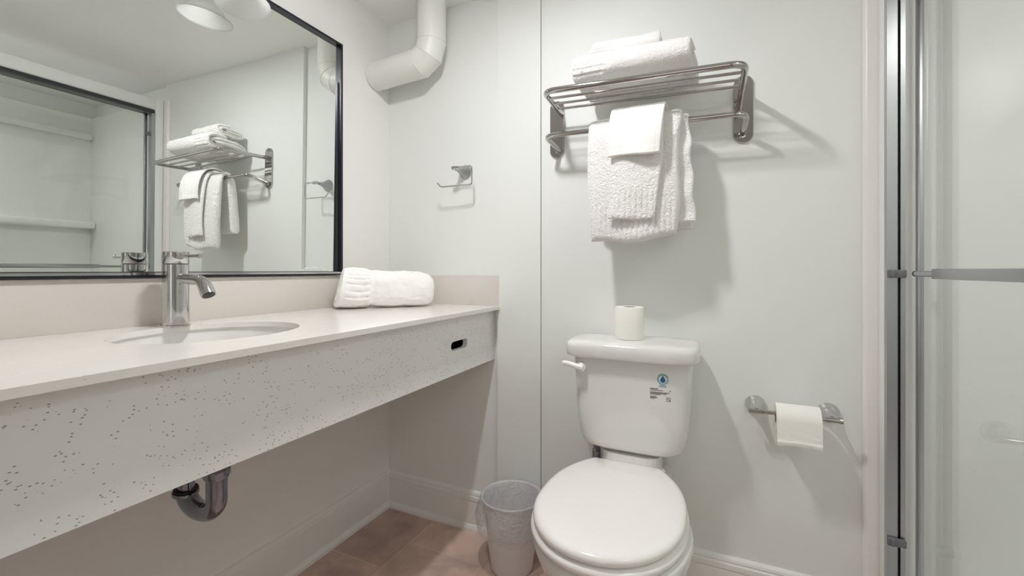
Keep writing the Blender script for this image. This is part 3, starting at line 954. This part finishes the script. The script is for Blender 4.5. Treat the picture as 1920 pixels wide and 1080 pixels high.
# ------------------------------------------------------------------ toilet
TX = 1.038
t = thing('toilet', 'white two-piece toilet with closed lid against the back wall', 'toilet', (TX, -0.35, 0))
def hx(z):
    tab = [(0.462, 0.085), (0.466, 0.112), (0.474, 0.130), (0.488, 0.145), (0.51, 0.154), (0.55, 0.160), (0.62, 0.165), (0.745, 0.1715)]
    for (a, p), (b, q) in zip(tab[:-1], tab[1:]):
        if a <= z <= b: return p + (q-p)*(z-a)/(b-a)
    return tab[-1][1] if z > 0.7 else tab[0][1]
def hyf(z):
    return 0.078 + 0.014*min(1, (z-0.462)/0.1) - 0.03*max(0, 1-(z-0.462)/0.02)
TCY = -0.113
zs = [0.462, 0.4635, 0.466, 0.469, 0.474, 0.480, 0.488, 0.498, 0.51, 0.53, 0.55, 0.58, 0.62, 0.68, 0.745]
bm = new()
loft(bm, [sup(TX, TCY, hx(z), hyf(z), z, 4.2, 128) for z in zs])
tank = obj('tank', bm, M['china'], t, angle=60)
def tank_y(x, z):
    q = min(1, abs((x-TX)/hx(z)))
    return TCY - hyf(z)*(1-q**4.2)**(1/4.2)
bm = new()
lh = [(0.180, 0.098, 0.744), (0.1865, 0.1035, 0.747), (0.189, 0.106, 0.753), (0.189, 0.106, 0.774), (0.187, 0.104, 0.782), (0.181, 0.099, 0.7885), (0.172, 0.092, 0.7915), (0.12, 0.06, 0.7935), (0.03, 0.015, 0.7945)]
loft(bm, [sup(TX, -0.1255, a, b, z, 5.0, 128) for a, b, z in lh])
obj('tank_lid', bm, M['china'], t, angle=50)
# flush lever
lv = new()
tube(lv, [(0.905, tank_y(0.905, 0.714)+0.004, 0.714), (0.905, -0.218, 0.714), (0.905, -0.222, 0.714)], [0.0135, 0.013, 0.009], 28)
obj('lever_boss', lv, M['seat'], t)
lv = new()
pth = smooth2([(0.912, -0.221, 0.714), (0.895, -0.223, 0.7165), (0.878, -0.224, 0.7215), (0.866, -0.223, 0.7240), (0.852, -0.221, 0.7235)], 2)
tube(lv, pth, [0.0105 - 0.0035*(i/(len(pth)-1)) - 0.0012*math.sin(PI*i/(len(pth)-1)) for i in range(len(pth))], 20)
obj('flush_lever', lv, M['seat'], t)
# seat and lid outline
YC = -0.420
def egg(w_, lf, lb, yflat, z):
    pts = []
    for i in range(70):
        a = PI + PI*i/69
        n_ = 2.1
        c, s_ = math.cos(a), math.sin(a)
        pts.append((math.copysign(abs(c)**(2/n_), c)*w_, YC - abs(s_)**(2/n_)*lf))
    prof_ = [(f, 1 - 0.44*f**2.6) for f in [k/26 for k in range(1, 26)]] + [(0.985, 0.575), (1.0, 0.545)]
    pts += [(w_*q, YC + lb*f) for f, q in prof_]
    pts += [(w_*0.545*(1-2*k/9), YC + lb) for k in range(1, 9)]
    pts += [(-w_*q, YC + lb*f) for f, q in prof_[::-1]]
    return [Vector((TX - 0.006 + x, y, z)) for x, y in pts]
bm = new()
loft(bm, [egg(w_, lf, lb, yf, z) for w_, lf, lb, yf, z in ((0.166, 0.208, 0.230, 0, 0.4245), (0.1715, 0.2155, 0.234, 0, 0.427), (0.1735, 0.2175, 0.236, 0, 0.433), (0.172, 0.216, 0.235, 0, 0.439), (0.167, 0.211, 0.232, 0, 0.4435), (0.157, 0.200, 0.225, 0, 0.4460), (0.10, 0.13, 0.15, 0, 0.4470), (0.02, 0.02, 0.02, 0, 0.4472))])
obj('seat_lid', bm, M['seat'], t, angle=60)
bm = new()
loft(bm, [egg(w_, lf, lb, yf, z) for w_, lf, lb, yf, z in ((0.168, 0.210, 0.228, 0, 0.399), (0.1765, 0.2195, 0.234, 0, 0.402), (0.1790, 0.2215, 0.236, 0, 0.409), (0.1775, 0.2205, 0.235, 0, 0.416), (0.165, 0.207, 0.228, 0, 0.4215))])
obj('seat_ring', bm, M['seat'], t, angle=60)
for sx in (-1, 1):
    bm = new(); box(bm, TX+sx*0.07-0.022, TX+sx*0.07+0.022, -0.205, -0.168, 0.400, 0.432, 0.006, 3); obj('hinge', bm, M['seat'], t)
# bowl
bm = new()
def bowl_ring(cy, rx, rf, rb, z, n_=2.1):
    pts = []
    for i in range(96):
        a = 2*PI*i/96
        c, s = math.cos(a), math.sin(a)
        x = math.copysign(abs(c)**(2/n_), c)*rx
        y = cy + math.copysign(abs(s)**(2/n_), s)*(rb if s > 0 else rf)
        pts.append(Vector((TX+x, y, z)))
    return pts
loft(bm, [bowl_ring(-0.33, 0.105, 0.19, 0.22, 0.0, 2.6), bowl_ring(-0.33, 0.108, 0.195, 0.22, 0.012, 2.6), bowl_ring(-0.33, 0.098, 0.175, 0.21, 0.05, 2.4),
          bowl_ring(-0.34, 0.092, 0.165, 0.20, 0.12, 2.3), bowl_ring(-0.36, 0.104, 0.175, 0.20, 0.19), bowl_ring(-0.38, 0.130, 0.20, 0.20, 0.25),
          bowl_ring(-0.40, 0.158, 0.215, 0.20, 0.31), bowl_ring(-0.41, 0.176, 0.222, 0.215, 0.355), bowl_ring(-0.415, 0.182, 0.224, 0.225, 0.380),
          bowl_ring(-0.417, 0.181, 0.222, 0.225, 0.392), bowl_ring(-0.418, 0.176, 0.216, 0.222, 0.398)])
obj('bowl', bm, M['china'], t, angle=60)
bm = new()
loft(bm, [sup(TX, -0.115, a, b, z, 4, 64) for a, b, z in ((0.075, 0.075, 0.20), (0.085, 0.085, 0.26), (0.100, 0.090, 0.32), (0.112, 0.092, 0.385), (0.110, 0.090, 0.398), (0.085, 0.07, 0.40), (0.085, 0.07, 0.463))])
obj('tank_platform', bm, M['china'], t, angle=60)
bm = new()
lathe(bm, [(0.010, 0.0), (0.010, 0.03), (0.006, 0.035)], (TX+0.088, -0.165, 0.40), n=20); obj('tank_bolt', bm, M['seat'], t)
# supply line under the tank
bm = new()
lathe(bm, [(0.012, 0.40), (0.014, 0.404), (0.014, 0.432), (0.011, 0.436), (0.011, 0.47)], (TX-0.115, -0.10, 0), n=24)
tube(bm, fillet([(TX-0.115, -0.10, 0.41), (TX-0.12, -0.10, 0.30), (TX-0.16, -0.06, 0.20), (TX-0.16, -0.0165, 0.19)], 0.05), 0.006, 14)
obj('supply_line', bm, M['trapchrome'], t, 'metal water supply line')
# emblem and printed label on the tank
def decal(name, polys, m, parent, lift):
    bm = new()
    for poly in polys:
        f_ = [bm.verts.new((x, tank_y(x, z)-lift, z)) for x, z in poly]
        g_ = [bm.verts.new((x, tank_y(x, z)-lift-0.0002, z)) for x, z in poly]
        n_ = len(poly)
        bm.faces.new(f_); bm.faces.new(g_[::-1])
        for i in range(n_): bm.faces.new((f_[i], g_[i], g_[(i+1) % n_], f_[(i+1) % n_]))
    return obj(name, bm, m, parent, smooth=False)
EX, EZ = 1.1335, 0.6985
def disc(cx, cz, r, n_=32, a0=0, a1=2*PI): return [(cx + r*math.cos(a0+(a1-a0)*i/n_), cz + r*math.sin(a0+(a1-a0)*i/n_)) for i in range(n_)]
def arc(cx, cz, r0, r1, a0, a1, n_=14):
    return [[(cx + r*math.cos(a), cz + r*math.sin(a)) for r, a in ((r0, a0+(a1-a0)*i/n_), (r1, a0+(a1-a0)*i/n_), (r1, a0+(a1-a0)*(i+1)/n_), (r0, a0+(a1-a0)*(i+1)/n_))] for i in range(n_)]
decal('emblem', [disc(EX, EZ, 0.0128)], M['white'], tank, 0.0002)
decal('emblem_ring', arc(EX, EZ, 0.0112, 0.0150, PI*0.80, PI*2.05), M['ltblue'], tank, 0.0006)
decal('emblem_arc', arc(EX, EZ, 0.0108, 0.0162, PI*0.10, PI*0.80), M['green'], tank, 0.0006)
dr = [(EX + 0.0068*math.cos(a), EZ - 0.0020 + 0.0068*math.sin(a)) for a in [PI*0.86 + (PI*1.28)*i/20 for i in range(21)]] + [(EX, EZ + 0.0110)]
decal('emblem_drop', [dr], M['blue'], tank, 0.0008)
rows = []
def row(x0, x1, z, h, seed):
    rr = random.Random(seed); x = x0
    while x < x1:
        wv = rr.uniform(0.0012, 0.0030)
        rows.append([(x, z), (min(x+wv, x1), z), (min(x+wv, x1), z+h), (x, z+h)]); x += wv + 0.0006
    return
for (a, b, z, h) in ((1.1235, 1.1415, 0.6802, 0.0021), (1.1230, 1.1430, 0.6772, 0.0021)): row(a, b, z, h, int(z*1e4))
decal('emblem_caption', rows, M['ltblue'], tank, 0.0004)
rows = []
for (a, b, z, h) in ((1.0905, 1.1075, 0.6752, 0.0018), (1.0905, 1.1185, 0.6722, 0.0013),
                     (1.0905, 1.1315, 0.6675, 0.0016), (1.0905, 1.1250, 0.6652, 0.0014), (1.0905, 1.1120, 0.6632, 0.0012),
                     (1.0905, 1.1040, 0.6583, 0.0013), (1.0905, 1.1060, 0.6562, 0.0012), (1.0905, 1.1000, 0.6543, 0.0012)): row(a, b, z, h, int(z*1e4))
rows.append(disc(1.1325, 0.6728, 0.0013, 10))
rows.append([(1.1250, 0.6588), (1.1335, 0.6588), (1.1335, 0.6582), (1.1250, 0.6582)])
rows.append([(1.1250, 0.6512), (1.1335, 0.6512), (1.1335, 0.6506), (1.1250, 0.6506)])
rows.append([(1.1250, 0.6588), (1.1256, 0.6588), (1.1256, 0.6506), (1.1250, 0.6506)])
rows.append([(1.1329, 0.6588), (1.1335, 0.6588), (1.1335, 0.6506), (1.1329, 0.6506)])
rows.append([(1.1262, 0.6570), (1.1270, 0.6576), (1.1330, 0.6522), (1.1322, 0.6514)])
rows = [[(1.100 + (x-1.0905)*1.24, 0.6725 - (0.677-z)*1.27) for x, z in poly] for poly in rows]
decal('printed_label', rows, M['ink'], tank, 0.0004)

# ------------------------------------------------------------------ paper rolls
t = thing('toilet_roll', 'white toilet paper roll standing upright on the tank lid', 'toilet roll', (1.030, -0.125, 0.794), group=None)
bm = new()
lathe(bm, [(0.0415, 0.0), (0.0425, 0.002), (0.0427, 0.05), (0.0425, 0.093), (0.0415, 0.0955), (0.019, 0.0955), (0.019, 0.0)], (1.030, -0.125, 0.7946), n=64, cap0=False, cap1=False)
obj('paper', bm, M['paper'], t, angle=40)
bm = new()
lathe(bm, [(0.0188, 0.0), (0.0188, 0.0945), (0.0175, 0.0945), (0.0175, 0.0), (0.0188, 0.0)], (1.030, -0.125, 0.7948), n=40, cap0=False, cap1=False)
obj('cardboard_core', bm, M['core'], t)

RY, RZ = -0.078, 0.607
t = thing('toilet_roll_holder', 'chrome two-post toilet roll holder on the wall right of the toilet', 'roll holder', (1.46, -0.016, 0.607))
for cx in (1.371, 1.546):
    bm = new()
    lathe(bm, [(0.0265, 0), (0.0275, 0.003), (0.0255, 0.009), (0.018, 0.017), (0.010, 0.032), (0.0065, 0.050), (0.0065, 0.056)], (cx, -0.0165, 0.609), (-0.04, -1, -0.03), 40)
    obj('post', bm, M['chrome'], t)
bm = new()
tube(bm, [(1.350, RY, RZ), (1.358, RY, RZ), (1.3585, RY, RZ), (1.385, RY, RZ-0.0005), (1.386, RY, RZ)], [0.0078, 0.0075, 0.0068, 0.0062, 0.0048], 20)
tube(bm, [(1.386, RY, RZ), (1.53, RY, RZ)], 0.0052, 18)
tube(bm, [(1.530, RY, RZ), (1.5305, RY, RZ), (1.558, RY, RZ), (1.5585, RY, RZ), (1.566, RY, RZ)], [0.005, 0.0062, 0.0068, 0.0080, 0.0078], 20)
obj('rod', bm, M['nickel'], t)
t = thing('hanging_toilet_roll', 'white toilet paper roll hanging on the chrome wall holder', 'toilet roll', (1.465, RY, 0.58))
bm = new()
RC = RZ - 0.010
lathe(bm, [(0.0365, 0.0), (0.0375, 0.001), (0.0375, 0.099), (0.0365, 0.100), (0.017, 0.100), (0.017, 0.0), (0.0365, 0.0)], (1.415, RY, RC), (1, 0, 0), 56, False, False)
obj('paper', bm, M['paper'], t, angle=40)
bm = new(); lathe(bm, [(0.0168, 0.0005), (0.0168, 0.0995), (0.0155, 0.0995), (0.0155, 0.0005), (0.0168, 0.0005)], (1.415, RY, RC), (1, 0, 0), 32, False, False); obj('cardboard_core', bm, M['core'], t)
pth = [(RY + 0.0385*math.cos(a), RC + 0.0385*math.sin(a)) for a in [PI*0.35 + PI*0.65*i/16 for i in range(17)]] + [(RY-0.0395, RC-0.015), (RY-0.0405, RC-0.035), (RY-0.041, RC-0.0475), (RY-0.0435, RC-0.052), (RY-0.041, RC-0.063)]
pth = [Vector(p) for p in pth][::-1]
bm = slab(resample(pth, 60), lambda s: 1.4145, lambda s: 1.5155, 0.0012, 30, 0.0005,
          lambda x, s, u: 0.0012*noise.noise(Vector((x*60, s*14, 1)))*max(0, 1-s*2.4), lambda x, s, u: Vector((0, (-0.004*(1-u)*0 + 0.0035*u*0 + 0.003*math.sin(u*3))*max(0, 1-s*6))))
obj('loose_sheet', bm, M['paper'], t)

# ------------------------------------------------------------------ waste bin
BX, BY = 0.642, -0.134
t = thing('waste_bin', 'small white plastic waste bin lined with a clear bag left of the toilet', 'waste bin', (BX, BY, 0))
bm = new()
lathe(bm, [(0.066, 0.0), (0.070, 0.004), (0.0715, 0.012), (0.099, 0.236), (0.1025, 0.238), (0.1035, 0.241), (0.1015, 0.2435), (0.0975, 0.241), (0.0955, 0.232), (0.069, 0.014), (0.02, 0.010), (0.002, 0.010)], (BX, BY, 0), n=72, cap0=True, cap1=True)
obj('bucket', bm, M['bin'], t, angle=40)
bm = new()
nk = 140
rings = []
pr = [(0.012, 0.128), (0.045, 0.120), (0.072, 0.132), (0.080, 0.155), (0.085, 0.19), (0.0935, 0.236), (0.1005, 0.2455), (0.1045, 0.2470), (0.1075, 0.242), (0.110, 0.228), (0.1165, 0.205), (0.1195, 0.175), (0.117, 0.150), (0.111, 0.132), (0.104, 0.122)]
for q, (r, z) in enumerate(pr):
    ring = []
    for k in range(nk):
        a = 2*PI*k/nk
        fl = max(0, (q-7)/7)
        am = 0.0008 if 4 <= q <= 7 else (0.007 if q < 4 else 0.006*fl)
        left = max(0, math.cos(a - PI*1.02))
        rr = r + am*noise.noise(Vector((math.cos(a)*5, math.sin(a)*5, z*14))) + am*0.6*noise.noise(Vector((math.cos(a)*13, math.sin(a)*13, z*30)))
        rr += fl*(1-abs(q-11)/5 if q < 16 else 0)*0.012*left - 0.004*fl
        if q > 8: rr = max(rr, 0.073 + 0.030*z/0.24 + 0.002)
        zz = z + (0.012*noise.noise(Vector((math.cos(a)*3, math.sin(a)*3, 2.0)))*fl)
        if q >= 8: rr += 0.0014*math.sin(a*41 + 3*math.sin(a*5)) * min(1, (q-7)/3) * (0.5 + noise.noise(Vector((math.cos(a)*4, math.sin(a)*4, 8))))
        if q < 3: zz += 0.022*noise.noise(Vector((rr*math.cos(a)*28, rr*math.sin(a)*28, 5)))
        x, y = BX + rr*math.cos(a), BY + rr*math.sin(a)
        lim = -0.037 if zz < 0.16 else -0.0215
        ring.append(Vector((x, min(y, lim), zz)))
    rings.append(ring)
loft(bm, rings, True, False)
o = obj('bag_liner', bm, M['film'], t, 'clear crinkled plastic liner', angle=60)
md = o.modifiers.new('sub', 'SUBSURF'); md.levels = 1; md.render_levels = 1
